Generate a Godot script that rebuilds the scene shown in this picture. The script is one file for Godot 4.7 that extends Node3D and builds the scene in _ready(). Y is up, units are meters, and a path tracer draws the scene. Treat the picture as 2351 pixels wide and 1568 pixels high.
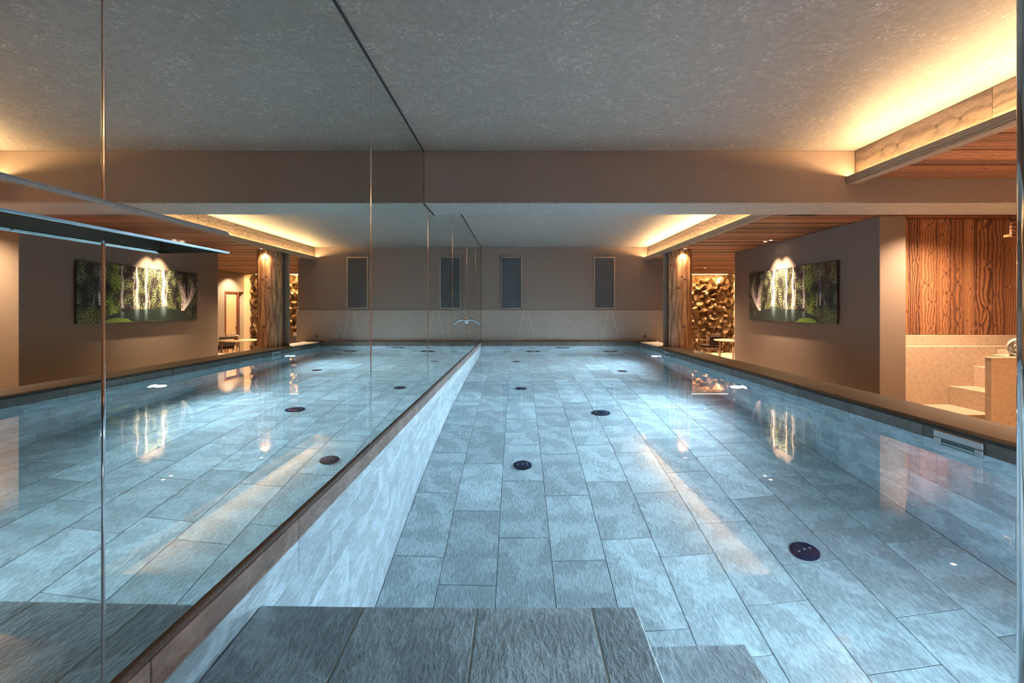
extends Node3D
# Indoor pool with a mirrored wall. World: x to the mirror's opposite side, y up (water level = 0), depth Z runs away from the camera (world z = -Z).

var M := {}
var taken := {}
var rng := RandomNumberGenerator.new()

# ------------------------------------------------------------------ helpers
func P(x: float, y: float, d: float) -> Vector3:
	return Vector3(x, y, -d)

func numbered(n: String) -> String:
	if not taken.has(n):
		taken[n] = 0
		return n
	taken[n] += 1
	return "%s_%03d" % [n, taken[n]]

func thing(called: String, label: String, category: String, at := Vector3.ZERO, group := "") -> Node3D:
	var o := Node3D.new()
	o.name = numbered(called)
	add_child(o)
	o.position = at
	o.set_meta("label", label)
	o.set_meta("category", category)
	if group != "":
		o.set_meta("group", group)
	return o

func setting(called: String, label: String, at := Vector3.ZERO) -> Node3D:
	var o := Node3D.new()
	o.name = numbered(called)
	add_child(o)
	o.position = at
	o.set_meta("kind", "structure")
	o.set_meta("label", label)
	o.set_meta("category", called.get_slice("_", 0))
	return o

func put(called: String, mesh: Mesh, m: Material, parent: Node3D, world := Vector3.ZERO) -> MeshInstance3D:
	var o := MeshInstance3D.new()
	o.name = called
	o.mesh = mesh
	o.material_override = m
	parent.add_child(o, true)
	var base := Vector3.ZERO
	var p: Node = parent
	while p is Node3D and p != self:
		base += (p as Node3D).position
		p = p.get_parent()
	o.position = world - base
	return o

func poly(st: SurfaceTool, pts: Array, out: Vector3, uvs: Array) -> void:
	var n: Vector3 = (pts[1] - pts[0]).cross(pts[2] - pts[0]).normalized()
	var order := range(pts.size())
	if n.dot(out) > 0.0:
		order.reverse()
	else:
		n = -n
	for k in range(1, pts.size() - 1):
		for j in [order[0], order[k], order[k + 1]]:
			st.set_normal(n)
			st.set_uv(uvs[j])
			st.add_vertex(pts[j])

# a chamfered box round c; uvf(point, face axis) gives the texture place
func cbox(st: SurfaceTool, c: Vector3, s: Vector3, b: float, uvf: Callable) -> void:
	var h := s / 2.0
	b = minf(b, 0.3 * minf(s.x, minf(s.y, s.z)))
	for a in 3:
		var u := (a + 1) % 3
		var w := (a + 2) % 3
		for sg in [-1.0, 1.0]:
			var pts := []
			var uvs := []
			for q in [[-1, -1], [1, -1], [1, 1], [-1, 1]]:
				var p := Vector3.ZERO
				p[a] = sg * h[a]
				p[u] = q[0] * (h[u] - b)
				p[w] = q[1] * (h[w] - b)
				pts.append(c + p)
				uvs.append(uvf.call(p, a))
			var o := Vector3.ZERO
			o[a] = sg
			poly(st, pts, o, uvs)
		for su in [-1.0, 1.0]:
			for sw in [-1.0, 1.0]:
				var pts := []
				var uvs := []
				for e in [[-1, 0], [1, 0], [1, 1], [-1, 1]]:
					var p := Vector3.ZERO
					p[a] = e[0] * (h[a] - b)
					p[u] = su * (h[u] if e[1] == 0 else h[u] - b)
					p[w] = sw * (h[w] - b if e[1] == 0 else h[w])
					pts.append(c + p)
					uvs.append(uvf.call(p, u))
				var o := Vector3.ZERO
				o[u] = su
				o[w] = sw
				poly(st, pts, o, uvs)
	for sx in [-1.0, 1.0]:
		for sy in [-1.0, 1.0]:
			for sz in [-1.0, 1.0]:
				var pts := [c + Vector3(sx * h.x, sy * (h.y - b), sz * (h.z - b)), c + Vector3(sx * (h.x - b), sy * h.y, sz * (h.z - b)), c + Vector3(sx * (h.x - b), sy * (h.y - b), sz * h.z)]
				poly(st, pts, Vector3(sx, sy, sz), [uvf.call(pts[0] - c, 0), uvf.call(pts[1] - c, 1), uvf.call(pts[2] - c, 2)])

func flat_uv(p: Vector3, a: int) -> Vector2:
	return Vector2(p.z, p.y) if a == 0 else (Vector2(p.x, p.z) if a == 1 else Vector2(p.x, p.y))

func begin() -> SurfaceTool:
	var st := SurfaceTool.new()
	st.begin(Mesh.PRIMITIVE_TRIANGLES)
	return st

func box_mesh(s: Vector3, b := 0.004) -> Mesh:
	var st := begin()
	cbox(st, Vector3.ZERO, s, b, flat_uv)
	return st.commit()

# box by its world limits (Z = depth away from the camera)
func blk(called: String, parent: Node3D, x0: float, x1: float, y0: float, y1: float, d0: float, d1: float, m: Material, b := 0.004) -> MeshInstance3D:
	return put(called, box_mesh(Vector3(x1 - x0, y1 - y0, d1 - d0), b), m, parent, P((x0 + x1) / 2, (y0 + y1) / 2, (d0 + d1) / 2))

# one stone tile: length along local x, width along z, face up; a window of the slate picture
func tile_mesh(l: float, w: float, t: float, off: Vector2, turned := false) -> Mesh:
	var st := begin()
	var f := func(p: Vector3, _a: int) -> Vector2:
		var q := Vector2(p.x + l / 2, p.z + w / 2) + Vector2(p.y, p.y)
		if turned:
			q = Vector2(q.y, q.x)
		return off + Vector2(q.x / 1.6, q.y / 0.8)
	cbox(st, Vector3.ZERO, Vector3(l, t, w), 0.0025, f)
	return st.commit()

# a wooden board along local x, its face in xz, from row r of the wood picture (8 rows, 2 m long)
func board_mesh(l: float, w: float, t: float, r: int, uo: float, b := 0.003) -> Mesh:
	var st := begin()
	var f := func(p: Vector3, a: int) -> Vector2:
		var across: float = (p.z / w + 0.5) if a != 2 else clampf(p.y / t + 0.5, 0, 1) * minf(1.0, t / w)
		return Vector2((p.x + l / 2) / 2.0 + uo, (r + 0.04 + 0.92 * across) / 8.0)
	cbox(st, Vector3.ZERO, Vector3(l, t, w), b, f)
	return st.commit()

# rotational body round y: profile of (radius, height)
func lathe_mesh(prof: Array, n := 32, wobble := 0.0, uv_len := 1.0) -> Mesh:
	var st := begin()
	for i in prof.size():
		for k in n + 1:
			var a := TAU * k / n
			var rr: float = prof[i].x * (1.0 + wobble * (sin(3 * a + 1.0) * 0.6 + sin(7 * a) * 0.3 + 0.4 * sin(prof[i].y * 5.0 + a)))
			st.set_smooth_group(0)
			st.set_uv(Vector2(prof[i].y / uv_len, 0.02 + (0.105 if uv_len == 1.0 else 0.96) * k / n))
			st.add_vertex(Vector3(cos(a) * rr, prof[i].y, sin(a) * rr))
	for i in prof.size() - 1:
		for k in n:
			var q := i * (n + 1) + k
			for j in [q, q + 1, q + n + 1, q + 1, q + n + 2, q + n + 1]:
				st.add_index(j)
	st.generate_normals()
	return st.commit()

# round bar through points
func tube_mesh(path: Array, r: float, n := 12, closed_ends := true) -> Mesh:
	var st := begin()
	var rings := []
	var side := Vector3.ZERO
	for i in path.size():
		var t: Vector3 = (path[mini(i + 1, path.size() - 1)] - path[maxi(i - 1, 0)]).normalized()
		if side == Vector3.ZERO:
			side = t.cross(Vector3.UP if absf(t.y) < 0.9 else Vector3.RIGHT).normalized()
		side = (side - t * side.dot(t)).normalized()
		var up := t.cross(side)
		var ring := []
		for k in n:
			var a := TAU * k / n
			ring.append([path[i] + (side * cos(a) + up * sin(a)) * r, side * cos(a) + up * sin(a)])
		rings.append(ring)
	for i in rings.size() - 1:
		for k in n:
			var k2 := (k + 1) % n
			var q := [rings[i][k], rings[i][k2], rings[i + 1][k2], rings[i + 1][k]]
			var nn: Vector3 = (q[1][0] - q[0][0]).cross(q[2][0] - q[0][0])
			var order := [0, 1, 2, 0, 2, 3] if nn.dot(q[0][1]) < 0 else [0, 2, 1, 0, 3, 2]
			for j in order:
				st.set_normal(q[j][1])
				st.set_uv(Vector2(k / float(n), i))
				st.add_vertex(q[j][0])
	if closed_ends:
		for e in [0, rings.size() - 1]:
			var pts := []
			var uvs := []
			for k in n:
				pts.append(rings[e][k][0])
				uvs.append(Vector2.ZERO)
			poly(st, pts, path[e] - path[1 if e == 0 else rings.size() - 2], uvs)
	return st.commit()

func mat(c: Color, rough := 0.6, metal := 0.0, tex: Texture2D = null, height: Texture2D = null, hs := 0.0) -> StandardMaterial3D:
	var m := StandardMaterial3D.new()
	m.albedo_color = c
	m.roughness = rough
	m.metallic = metal
	if tex:
		m.albedo_texture = tex
	if height:
		m.heightmap_enabled = true
		m.heightmap_texture = height
		m.heightmap_scale = hs
	return m

func world_tri(m: StandardMaterial3D, s: float) -> StandardMaterial3D:
	m.uv1_triplanar = true
	m.uv1_world_triplanar = true
	m.uv1_scale = Vector3(s, s, s)
	m.uv1_triplanar_sharpness = 8.0
	return m

func glow(c: Color, e: float) -> StandardMaterial3D:
	var m := mat(Color(0.9, 0.9, 0.9), 0.4)
	m.emission_enabled = true
	m.emission = c
	m.emission_energy_multiplier = e
	return m

func noise(sd: int, freq: float, octaves := 4, ridged := false) -> FastNoiseLite:
	var n := FastNoiseLite.new()
	n.seed = sd
	n.frequency = freq
	n.noise_type = FastNoiseLite.TYPE_SIMPLEX_SMOOTH
	n.fractal_type = FastNoiseLite.FRACTAL_RIDGED if ridged else FastNoiseLite.FRACTAL_FBM
	n.fractal_octaves = octaves
	return n

func spot(parent: Node3D, world: Vector3, aim: Vector3, c: Color, e: float, angle: float, size := 0.03, blend := 0.6) -> SpotLight3D:
	var l := SpotLight3D.new()
	l.name = "lamp_light"
	l.light_color = c
	l.light_energy = e
	l.spot_angle = angle
	l.spot_angle_attenuation = blend
	l.spot_range = 30.0
	l.spot_attenuation = 2.0
	l.light_size = size
	l.shadow_enabled = true
	parent.add_child(l, true)
	l.position = world - parent.position
	var dir := (aim - world).normalized()
	l.basis = Basis.looking_at(dir, Vector3.UP if absf(dir.y) < 0.98 else Vector3.RIGHT)
	return l

func area(parent: Node3D, world: Vector3, dir: Vector3, along: Vector3, size: Vector2, c: Color, e: float) -> AreaLight3D:
	var l := AreaLight3D.new()
	l.name = "strip_light"
	l.area_size = size
	l.light_color = c
	l.light_energy = e
	l.area_range = 30.0
	l.area_attenuation = 2.0
	l.shadow_enabled = true
	parent.add_child(l, true)
	l.position = world - parent.position
	var z := -dir.normalized()
	var x := along.normalized()
	l.basis = Basis(x, z.cross(x), z)
	return l

# ------------------------------------------------------------------ main
const WARM := Color(1.0, 0.82, 0.58)
const SPOTC := Color(1.0, 0.87, 0.72)
const POOLC := Color(0.93, 0.97, 1.0)
const CEIL := 2.545
const WOODY := 2.236
const DECK := -0.72
const MIR := -0.93
const LW := -0.917
const RW := 3.09
const FARW := 12.2

func _ready() -> void:
	rng.seed = 7
	var cam := Camera3D.new()
	cam.name = "camera"
	cam.projection = Camera3D.PROJECTION_FRUSTUM
	cam.near = 0.05
	cam.far = 60.0
	cam.size = 2.0 * 784.0 / 1080.0 * cam.near
	cam.frustum_offset = Vector2(-11.0 / 1080.0, -77.0 / 1080.0) * cam.near
	add_child(cam)
	cam.position = Vector3(0, 0.97, 0)
	cam.current = true
	var we := WorldEnvironment.new()
	we.name = "environment"
	var env := Environment.new()
	env.background_mode = Environment.BG_COLOR
	env.background_color = Color.BLACK
	env.tonemap_mode = Environment.TONE_MAPPER_LINEAR
	env.tonemap_exposure = 4.0
	env.sdfgi_enabled = true
	env.ssao_enabled = true
	env.ssil_enabled = true
	we.environment = env
	add_child(we)

	make_materials()
	build_shell()
	build_pool()
	build_mirror()
	build_coves()
	build_far_wall()
	build_walkway()
	build_stairs()
	build_lounge()
	build_fittings()

# ------------------------------------------------------------------ textures and materials
func slate_images() -> Array:
	var w := 2048
	var h := 1024
	var a := noise(11, 0.03, 5).get_image(640, 1024)          # long streaks
	a.resize(w, h, Image.INTERPOLATE_CUBIC)
	var rid := noise(12, 0.026, 5, true)
	rid.domain_warp_enabled = true
	rid.domain_warp_amplitude = 40.0
	rid.domain_warp_frequency = 0.012
	var b := rid.get_image(820, 1024)                           # cleft ridges
	b.resize(w, h, Image.INTERPOLATE_CUBIC)
	var c := noise(13, 0.0022, 4).get_image(w, h)               # clouds
	var g := noise(14, 0.35, 2).get_image(w, h)                 # fine grain
	var ad := a.get_data()
	var bd := b.get_data()
	var cd := c.get_data()
	var gd := g.get_data()
	var col := PackedByteArray()
	col.resize(w * h * 3)
	var hei := PackedByteArray()
	hei.resize(w * h)
	for i in w * h:
		var s: float = ad[i] / 255.0
		var r: float = bd[i] / 255.0
		var k: float = cd[i] / 255.0
		var f: float = gd[i] / 255.0
		var patch := clampf((k + (s - 0.5) * 0.16 - 0.5) * 4.5 + 0.5, 0.0, 1.0)
		var hh := clampf(0.20 * s + 0.62 * r + 0.10 * f + 0.06 * patch, 0.0, 1.0)
		var v := 0.78 + 0.10 * patch + 0.18 * (s - 0.5) + 0.08 * (r - 0.5) + 0.16 * (f - 0.5)
		v += 0.22 * clampf((r - 0.80) * 6.0, 0.0, 1.0)
		v = clampf(v, 0.05, 1.0)
		col[3 * i] = int(v * 245.0)
		col[3 * i + 1] = int(v * 252.0)
		col[3 * i + 2] = int(v * 255.0)
		hei[i] = int(hh * 255.0)
	return [Image.create_from_data(w, h, false, Image.FORMAT_RGB8, col), Image.create_from_data(w, h, false, Image.FORMAT_L8, hei)]

func wood_images() -> Array:
	var w := 1024
	var h := 1024
	var n1 := noise(21, 1.0, 3)
	var n2 := noise(22, 1.0, 3)
	var r := RandomNumberGenerator.new()
	r.seed = 5
	var col := PackedByteArray()
	col.resize(w * h * 3)
	var hei := PackedByteArray()
	hei.resize(w * h)
	var dark := Color(0.20, 0.095, 0.05)
	var mid := Color(0.54, 0.35, 0.23)
	var lite := Color(0.76, 0.57, 0.41)
	for b in 8:
		var cen := r.randf_range(0.1, 0.9)
		var fr := r.randf_range(4.0, 8.5)
		var amp := r.randf_range(0.18, 0.52)
		var knots := []
		for k in r.randi_range(3, 7):
			knots.append([r.randf(), r.randf_range(0.15, 0.85), r.randf_range(0.035, 0.08)])
		var stain := r.randf_range(-0.1, 0.1)
		for y in 128:
			var v := y / 128.0
			for x in w:
				var u := x / float(w)
				var wrap := absf(u * 2.0 - 1.0)
				var q := (v - cen) + 0.17 * n1.get_noise_2d(wrap * 1.5 + b * 9.0, v * 0.6 + b * 3.0)
				var kd := 0.0
				for k in knots:
					var du: float = absf(u - k[0])
					du = minf(du, 1.0 - du) * 12.0
					var dv: float = (v - k[1])
					var dd: float = du * du * 0.35 + dv * dv
					var g := exp(-dd / (k[2] * k[2] * 9.0))
					q += g * 0.22 * (1.0 if dv > 0 else -1.0) * minf(1.0, absf(dv) * 8.0)
					kd = maxf(kd, clampf(1.6 - 1.3 * sqrt(dd) / k[2], 0.0, 1.0))
				var ring := 0.5 + 0.5 * sin(sqrt(q * q + 0.004) * TAU * fr)
				ring = ring * ring
				var st := n2.get_noise_2d(wrap * 12.0 + b * 20.0, v * 60.0)
				var t := clampf(0.62 - amp * ring + 0.30 * st + stain - 0.25 * pow(absf(2.0 * v - 1.0), 4.0), 0.0, 1.0)
				t *= 1.0 - 0.85 * kd
				if v < 0.03 or v > 0.97:
					t *= 0.75
				var cc := mid.lerp(lite, (t - 0.5) * 2.0) if t > 0.5 else dark.lerp(mid, t * 2.0)
				var i := (b * 128 + y) * w + x
				col[3 * i] = int(clampf(cc.r, 0, 1) * 255)
				col[3 * i + 1] = int(clampf(cc.g, 0, 1) * 255)
				col[3 * i + 2] = int(clampf(cc.b, 0, 1) * 255)
				hei[i] = int(clampf(0.7 - 0.35 * ring + 0.25 * st, 0, 1) * 255)
	return [Image.create_from_data(w, h, false, Image.FORMAT_RGB8, col), Image.create_from_data(w, h, false, Image.FORMAT_L8, hei)]

# bark-free log: long upright streaks, drying marks and a few knots
func log_image() -> Image:
	var a := noise(24, 0.03, 4).get_image(96, 512)
	a.resize(1024, 512, Image.INTERPOLATE_CUBIC)
	var b := noise(25, 0.06, 3).get_image(40, 512)
	b.resize(1024, 512, Image.INTERPOLATE_CUBIC)
	var im := Image.create(1024, 512, false, Image.FORMAT_RGB8)
	var r := RandomNumberGenerator.new()
	r.seed = 77
	var knots := []
	for k in 14:
		knots.append(Vector3(r.randf() * 1024, r.randf() * 512, r.randf_range(4, 9)))
	for y in 512:
		for x in 1024:
			var t := 0.62 + 0.9 * (a.get_pixel(x, y).r - 0.5) + 0.6 * (b.get_pixel(x, y).r - 0.5)
			for k in knots:
				var dx: float = absf(x - k.x)
				if dx < 40.0:
					var dd: float = sqrt(dx * dx * 0.4 + (y - k.y) * (y - k.y)) / k.z
					t -= 0.6 * clampf(1.5 - dd, 0.0, 1.0) + 0.12 * sin(dd * 5.0) * exp(-dd * 0.5)
			t = clampf(t, 0.0, 1.0)
			im.set_pixel(x, y, Color(0.30, 0.17, 0.10).lerp(Color(0.82, 0.63, 0.46), t))
	return im

# trowelled plaster: small pale curls in loose patches
func plaster_images() -> Array:
	var s := 2048
	var base := noise(31, 0.004, 4)
	var im := noise(32, 0.02, 4).get_image(s, s)
	im.convert(Image.FORMAT_RGB8)
	im.adjust_bcs(1.66, 0.05, 1.0)
	var r := RandomNumberGenerator.new()
	r.seed = 9
	for k in 15000:
		var cx := r.randf() * s
		var cy := r.randf() * s
		if base.get_noise_2d(cx, cy) * 1.6 + 0.25 < r.randf():
			continue
		var rad := r.randf_range(5.0, 11.0)
		var a0 := r.randf() * TAU
		var span := r.randf_range(1.2, 4.2)
		var bright := r.randf_range(0.10, 0.30)
		var steps := int(rad * span * 1.3)
		for j in steps:
			var a := a0 + span * j / steps
			var rr := rad + sin(a * 2.0 + k) * 1.2
			var x := int(cx + cos(a) * rr + s) % s
			var y := int(cy + sin(a) * rr * 0.9 + s) % s
			for o in 2:
				var px := im.get_pixel((x + o) % s, y)
				var add := bright * (1.0 - 0.5 * o) * sin(PI * (j + 0.5) / steps)
				im.set_pixel((x + o) % s, y, Color(px.r + add, px.g + add, px.b + add))
	return [im]

func stone_image(sd: int, base: Color, amp: float) -> Image:
	var s := 1024
	var a := noise(sd, 0.12, 3).get_image(s, s)
	var b := noise(sd + 1, 0.012, 4).get_image(s, s)
	var ad := a.get_data()
	var bd := b.get_data()
	var col := PackedByteArray()
	col.resize(s * s * 3)
	for i in s * s:
		var v := 1.0 + amp * ((ad[i] / 255.0 - 0.5) * 1.5 + (bd[i] / 255.0 - 0.5) * 0.35)
		col[3 * i] = int(clampf(base.r * v, 0, 1) * 255)
		col[3 * i + 1] = int(clampf(base.g * v, 0, 1) * 255)
		col[3 * i + 2] = int(clampf(base.b * v, 0, 1) * 255)
	return Image.create_from_data(s, s, false, Image.FORMAT_RGB8, col)

func draw_vein(im: Image, a: Vector2, b: Vector2, c: Color, sd: int, wid := 1) -> void:
	var n := noise(sd, 0.02, 3)
	var steps := int(a.distance_to(b))
	for k in steps:
		var t := k / float(steps)
		var p := a.lerp(b, t) + (b - a).orthogonal().normalized() * n.get_noise_1d(k) * 14.0
		for o in wid:
			var x := int(p.x) + o
			var y := int(p.y)
			if x >= 0 and y >= 0 and x < im.get_width() and y < im.get_height():
				im.set_pixel(x, y, im.get_pixel(x, y).lerp(c, 0.5 + 0.4 * n.get_noise_1d(k * 3.0 + 500.0)))

func waterfall_print() -> Image:
	var w := 1024
	var h := 384
	var leaf := noise(41, 0.09, 4)
	var big := noise(42, 0.012, 3)
	var strk := noise(43, 1.0, 3)
	var falls := [[0.345, 0.022, 0.0, 0.72, 1.0], [0.50, 0.012, 0.0, 0.77, 1.0], [0.575, 0.017, 0.0, 0.77, 1.0], [0.69, 0.012, 0.0, 0.75, 0.85], [0.85, 0.010, 0.0, 0.55, 0.55], [0.315, 0.008, 0.12, 0.70, 0.6], [0.475, 0.006, 0.35, 0.76, 0.6], [0.60, 0.006, 0.1, 0.77, 0.7], [0.82, 0.006, 0.5, 0.72, 0.8], [0.855, 0.009, 0.5, 0.70, 0.9], [0.89, 0.006, 0.52, 0.68, 0.6]]
	var im := Image.create(w, h, false, Image.FORMAT_RGB8)
	for x in w:
		var u := x / float(w)
		var shore := 0.74 + 0.06 * absf(u - 0.34) * 3.0 + (0.05 * sin(u * 30.0)) * 0.3
		if u > 0.7:
			shore += (u - 0.7) * 0.75
		if u < 0.2:
			shore += (0.2 - u) * 0.9
		for y in h:
			var v := y / float(h)
			var g := leaf.get_noise_2d(x, y)
			var bb := big.get_noise_2d(x, y * 0.7)
			var lit := clampf(0.5 + bb * 1.5, 0.0, 1.0) * (1.0 if u < 0.78 else 0.7) * (1.0 if u > 0.16 else 0.6)
			var c := Color(0.09, 0.085, 0.09).lerp(Color(0.42, 0.50, 0.27), clampf(lit * (0.35 + g * 1.7), 0, 1))
			if g > 0.32:
				c = c.lerp(Color(0.75, 0.70, 0.62), 0.75 * lit)
			if absf(u - 0.75 + 0.02 * sin(v * 7.0)) < 0.022 + 0.05 * g + 0.03 * bb:
				c = c.lerp(Color(0.44, 0.52, 0.22), 0.55 + g * 0.6)
			var rock := strk.get_noise_2d(x * 0.8, y * 0.045)
			if u > 0.22 and u < 0.73 and rock > 0.12:
				c = c.lerp(Color(0.80, 0.72, 0.66), clampf((rock - 0.12) * 1.6, 0, 1) * clampf(0.45 + 1.5 * g, 0, 1))
			if v > 0.72 + 0.2 * g and u > 0.72 + 0.1 * g:
				c = c.lerp(Color(0.46, 0.48, 0.28), clampf(0.4 + g * 2.6, 0, 1) * 0.8)
			if v > shore and v < 0.99 and pow((u - 0.72) / 0.10, 2.0) + pow((v - 1.0) / (0.08 + 0.02 * g), 2.0) >= 1.0:
				c = Color(0.10, 0.12, 0.12).lerp(Color(0.22, 0.27, 0.24), clampf(0.5 + g, 0, 1) * 0.5)
				for f in falls:
					if f[2] == 0.0:
						c = c.lerp(Color(0.62, 0.70, 0.75), 0.55 * f[4] * exp(-pow((u - f[0]) / (f[1] * 1.1), 2.0)) * clampf(1.0 - (v - shore) * 4.0, 0, 1))
			elif pow((u - 0.72) / 0.10, 2.0) + pow((v - 1.0) / (0.08 + 0.02 * g), 2.0) < 1.0:
				c = Color(0.24, 0.32, 0.12).lerp(Color(0.40, 0.46, 0.22), clampf(0.5 + g, 0, 1))
			for f in falls:
				if v >= f[2] and v <= f[3] and v <= shore + 0.01:
					var spread: float = f[1] * (0.40 + 0.60 * (v - f[2]) / (f[3] - f[2]))
					var d: float = (u - f[0] + 0.004 * sin(v * 14.0 + f[0] * 50.0)) / spread
					var k: float = exp(-d * d) * (0.65 + 0.9 * strk.get_noise_2d(x * 0.45, y * 0.02)) * f[4]
					c = c.lerp(Color(0.93, 0.87, 0.88) if f[0] != 0.85 else Color(0.5, 0.55, 0.75), clampf(k, 0, 1))
			im.set_pixel(x, y, c)
	# pale branches of the tree by the shore
	var r := RandomNumberGenerator.new()
	r.seed = 3
	for k in 26:
		var p := Vector2(0.17 * w - k * 1.2, 0.80 * h)
		var goal := Vector2(r.randf_range(0.0, 0.22) * w, r.randf_range(0.02, 0.4) * h)
		var bend := r.randf_range(-30.0, 30.0)
		var steps := 260
		for j in steps:
			var t := j / float(steps)
			var q := p.lerp(goal, t) + Vector2(-28.0 * sin(PI * t) + bend * sin(PI * t) * t, 0) + Vector2(sin(t * 30.0 + k) * 2.5, 0)
			var wd := int(lerpf(7.0, 2.0, t))
			for o in wd:
				var xx := int(q.x) + o
				if xx >= 0 and xx < w and q.y >= 0 and q.y < h:
					im.set_pixel(xx, int(q.y), im.get_pixel(xx, int(q.y)).lerp(Color(0.80, 0.70, 0.68), 0.75))
	return im

func brighter(im: Image) -> Image:
	im.adjust_bcs(1.35, 1.0, 1.1)
	return im

func make_materials() -> void:
	var sl := slate_images()
	var slate := ImageTexture.create_from_image(sl[0])
	var slate_h := ImageTexture.create_from_image(sl[1])
	var tones := [0.76, 0.79, 0.82, 0.85, 0.89]
	M.slate = []
	for t in tones:
		M.slate.append(mat(Color(t * 0.92, t * 0.98, t * 1.0), 0.55, 0.0, slate, slate_h, 0.35))
	M.edge = []
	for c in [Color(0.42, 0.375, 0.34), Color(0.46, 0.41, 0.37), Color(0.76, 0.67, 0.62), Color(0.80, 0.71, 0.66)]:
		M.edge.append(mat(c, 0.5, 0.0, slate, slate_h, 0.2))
	M.pale_slate = []
	for t in [0.90, 0.94, 0.98]:
		M.pale_slate.append(mat(Color(t * 0.95, t * 0.98, t), 0.55, 0.0, slate, slate_h, 0.25))
	M.step_grout = mat(Color(0.66, 0.62, 0.56), 0.9)
	M.step = []
	for t in [0.92, 0.96, 1.0]:
		M.step.append(mat(Color(t * 0.96, t * 0.97, t * 0.98), 0.45, 0.0, slate, slate_h, 1.1))
	var wd := wood_images()
	var wood := ImageTexture.create_from_image(wd[0])
	var wood_h := ImageTexture.create_from_image(wd[1])
	M.wood = []
	for c in [Color(1, 0.97, 0.94), Color(0.74, 0.69, 0.66), Color(0.95, 0.88, 0.82), Color(0.64, 0.58, 0.54)]:
		M.wood.append(mat(c, 0.65, 0.0, wood, wood_h, 0.4))
	var grey_im: Image = wd[0].duplicate()
	grey_im.adjust_bcs(1.5, 0.5, 0.42)
	var grey := ImageTexture.create_from_image(grey_im)
	M.pale_wood = mat(Color(1.0, 0.98, 0.93), 0.7, 0.0, grey, wood_h, 0.15)
	M.grey_wood = mat(Color(0.92, 0.91, 0.86), 0.75, 0.0, grey, wood_h, 0.5)
	var lg := ImageTexture.create_from_image(log_image())
	M.log = mat(Color(1, 0.96, 0.90), 0.6, 0.0, lg, lg, 0.8)
	M.furniture = mat(Color(0.95, 0.86, 0.74), 0.5, 0.0, grey)
	var pl := plaster_images()
	M.plaster = world_tri(mat(Color(1.0, 0.93, 0.875), 0.6, 0.0, ImageTexture.create_from_image(pl[0])), 0.36)
	var fine := noise(51, 0.2, 3).get_image(512, 512)
	var fine_t := ImageTexture.create_from_image(fine)
	M.paint = mat(Color(0.46, 0.39, 0.345), 0.75)
	M.white = mat(Color(0.8, 0.78, 0.75), 0.6)
	M.stone = world_tri(mat(Color(1, 1, 1), 0.6, 0.0, ImageTexture.create_from_image(stone_image(61, Color(0.72, 0.62, 0.53), 0.36))), 1.1)
	var cop := stone_image(65, Color(0.40, 0.345, 0.30), 0.30)
	var vr := RandomNumberGenerator.new()
	vr.seed = 12
	for k in 5:
		var a := Vector2(vr.randf() * 1024, vr.randf() * 1024)
		draw_vein(cop, a, a + Vector2(vr.randf_range(60, 200), vr.randf_range(-300, 300)), Color(0.75, 0.64, 0.54), 70 + k, 4)
	M.coping = world_tri(mat(Color(1, 1, 1), 0.5, 0.0, ImageTexture.create_from_image(cop)), 0.55)
	M.rough_stone = world_tri(mat(Color(0.40, 0.38, 0.36), 0.9, 0.0, fine_t), 6.0)
	var slab := stone_image(62, Color(0.56, 0.50, 0.45), 0.20)
	slab.crop(1024, 384)
	var vein := Color(0.80, 0.74, 0.66)
	draw_vein(slab, Vector2(24, 0), Vector2(108, 384), vein, 81, 7)
	draw_vein(slab, Vector2(1000, 0), Vector2(916, 384), vein, 82, 7)
	draw_vein(slab, Vector2(60, 250), Vector2(620, 268), vein.darkened(0.12), 83, 4)
	M.slab = mat(Color(1, 1, 1), 0.5, 0.0, ImageTexture.create_from_image(slab), null)
	M.print = mat(Color(1, 1, 1), 0.35, 0.0, ImageTexture.create_from_image(brighter(waterfall_print())))
	M.mirror = mat(Color(0.90, 0.92, 0.90), 0.0, 1.0)
	M.chrome = mat(Color(0.90, 0.90, 0.91), 0.04, 1.0)
	M.reflection_brown = mat(Color(0.46, 0.40, 0.36), 0.4)
	M.steel = mat(Color(0.70, 0.70, 0.70), 0.28, 1.0)
	M.alu = mat(Color(0.66, 0.62, 0.58), 0.35, 0.9)
	M.black = mat(Color(0.05, 0.05, 0.055), 0.6)
	M.dark_grey = mat(Color(0.10, 0.10, 0.11), 0.7)
	M.slat = mat(Color(0.44, 0.44, 0.45), 0.5, 0.3)
	M.navy = mat(Color(0.09, 0.13, 0.22), 0.5, 0.0)
	M.navy.metallic_specular = 0.15
	M.teal = mat(Color(0.30, 0.38, 0.40), 0.4)
	M.plate = mat(Color(0.62, 0.54, 0.48), 0.4)
	M.gold = mat(Color(0.37, 0.28, 0.19), 0.38, 0.55)
	M.towel = mat(Color(0.93, 0.90, 0.86), 0.95, 0.0, null, fine_t, 0.6)
	M.towel.uv1_scale = Vector3(4, 4, 4)
	M.door = mat(Color(0.62, 0.52, 0.40), 0.6)
	M.door_frame = mat(Color(0.36, 0.17, 0.12), 0.55)
	M.fabric = mat(Color(0.16, 0.11, 0.11), 0.9)
	M.stripe = mat(Color(0.62, 0.52, 0.48), 0.8)
	M.deck = mat(Color(0.74, 0.65, 0.55), 0.6)
	M.grout = mat(Color(0.42, 0.45, 0.45), 0.9)
	M.led = glow(WARM, 8.0)
	M.lens = glow(SPOTC, 12.0)
	M.pool_lens = glow(Color(0.85, 0.95, 1.0), 8.0)
	var wtr := StandardMaterial3D.new()
	wtr.transparency = BaseMaterial3D.TRANSPARENCY_ALPHA
	wtr.albedo_color = Color(0.72, 0.90, 1.0, 0.0)
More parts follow.
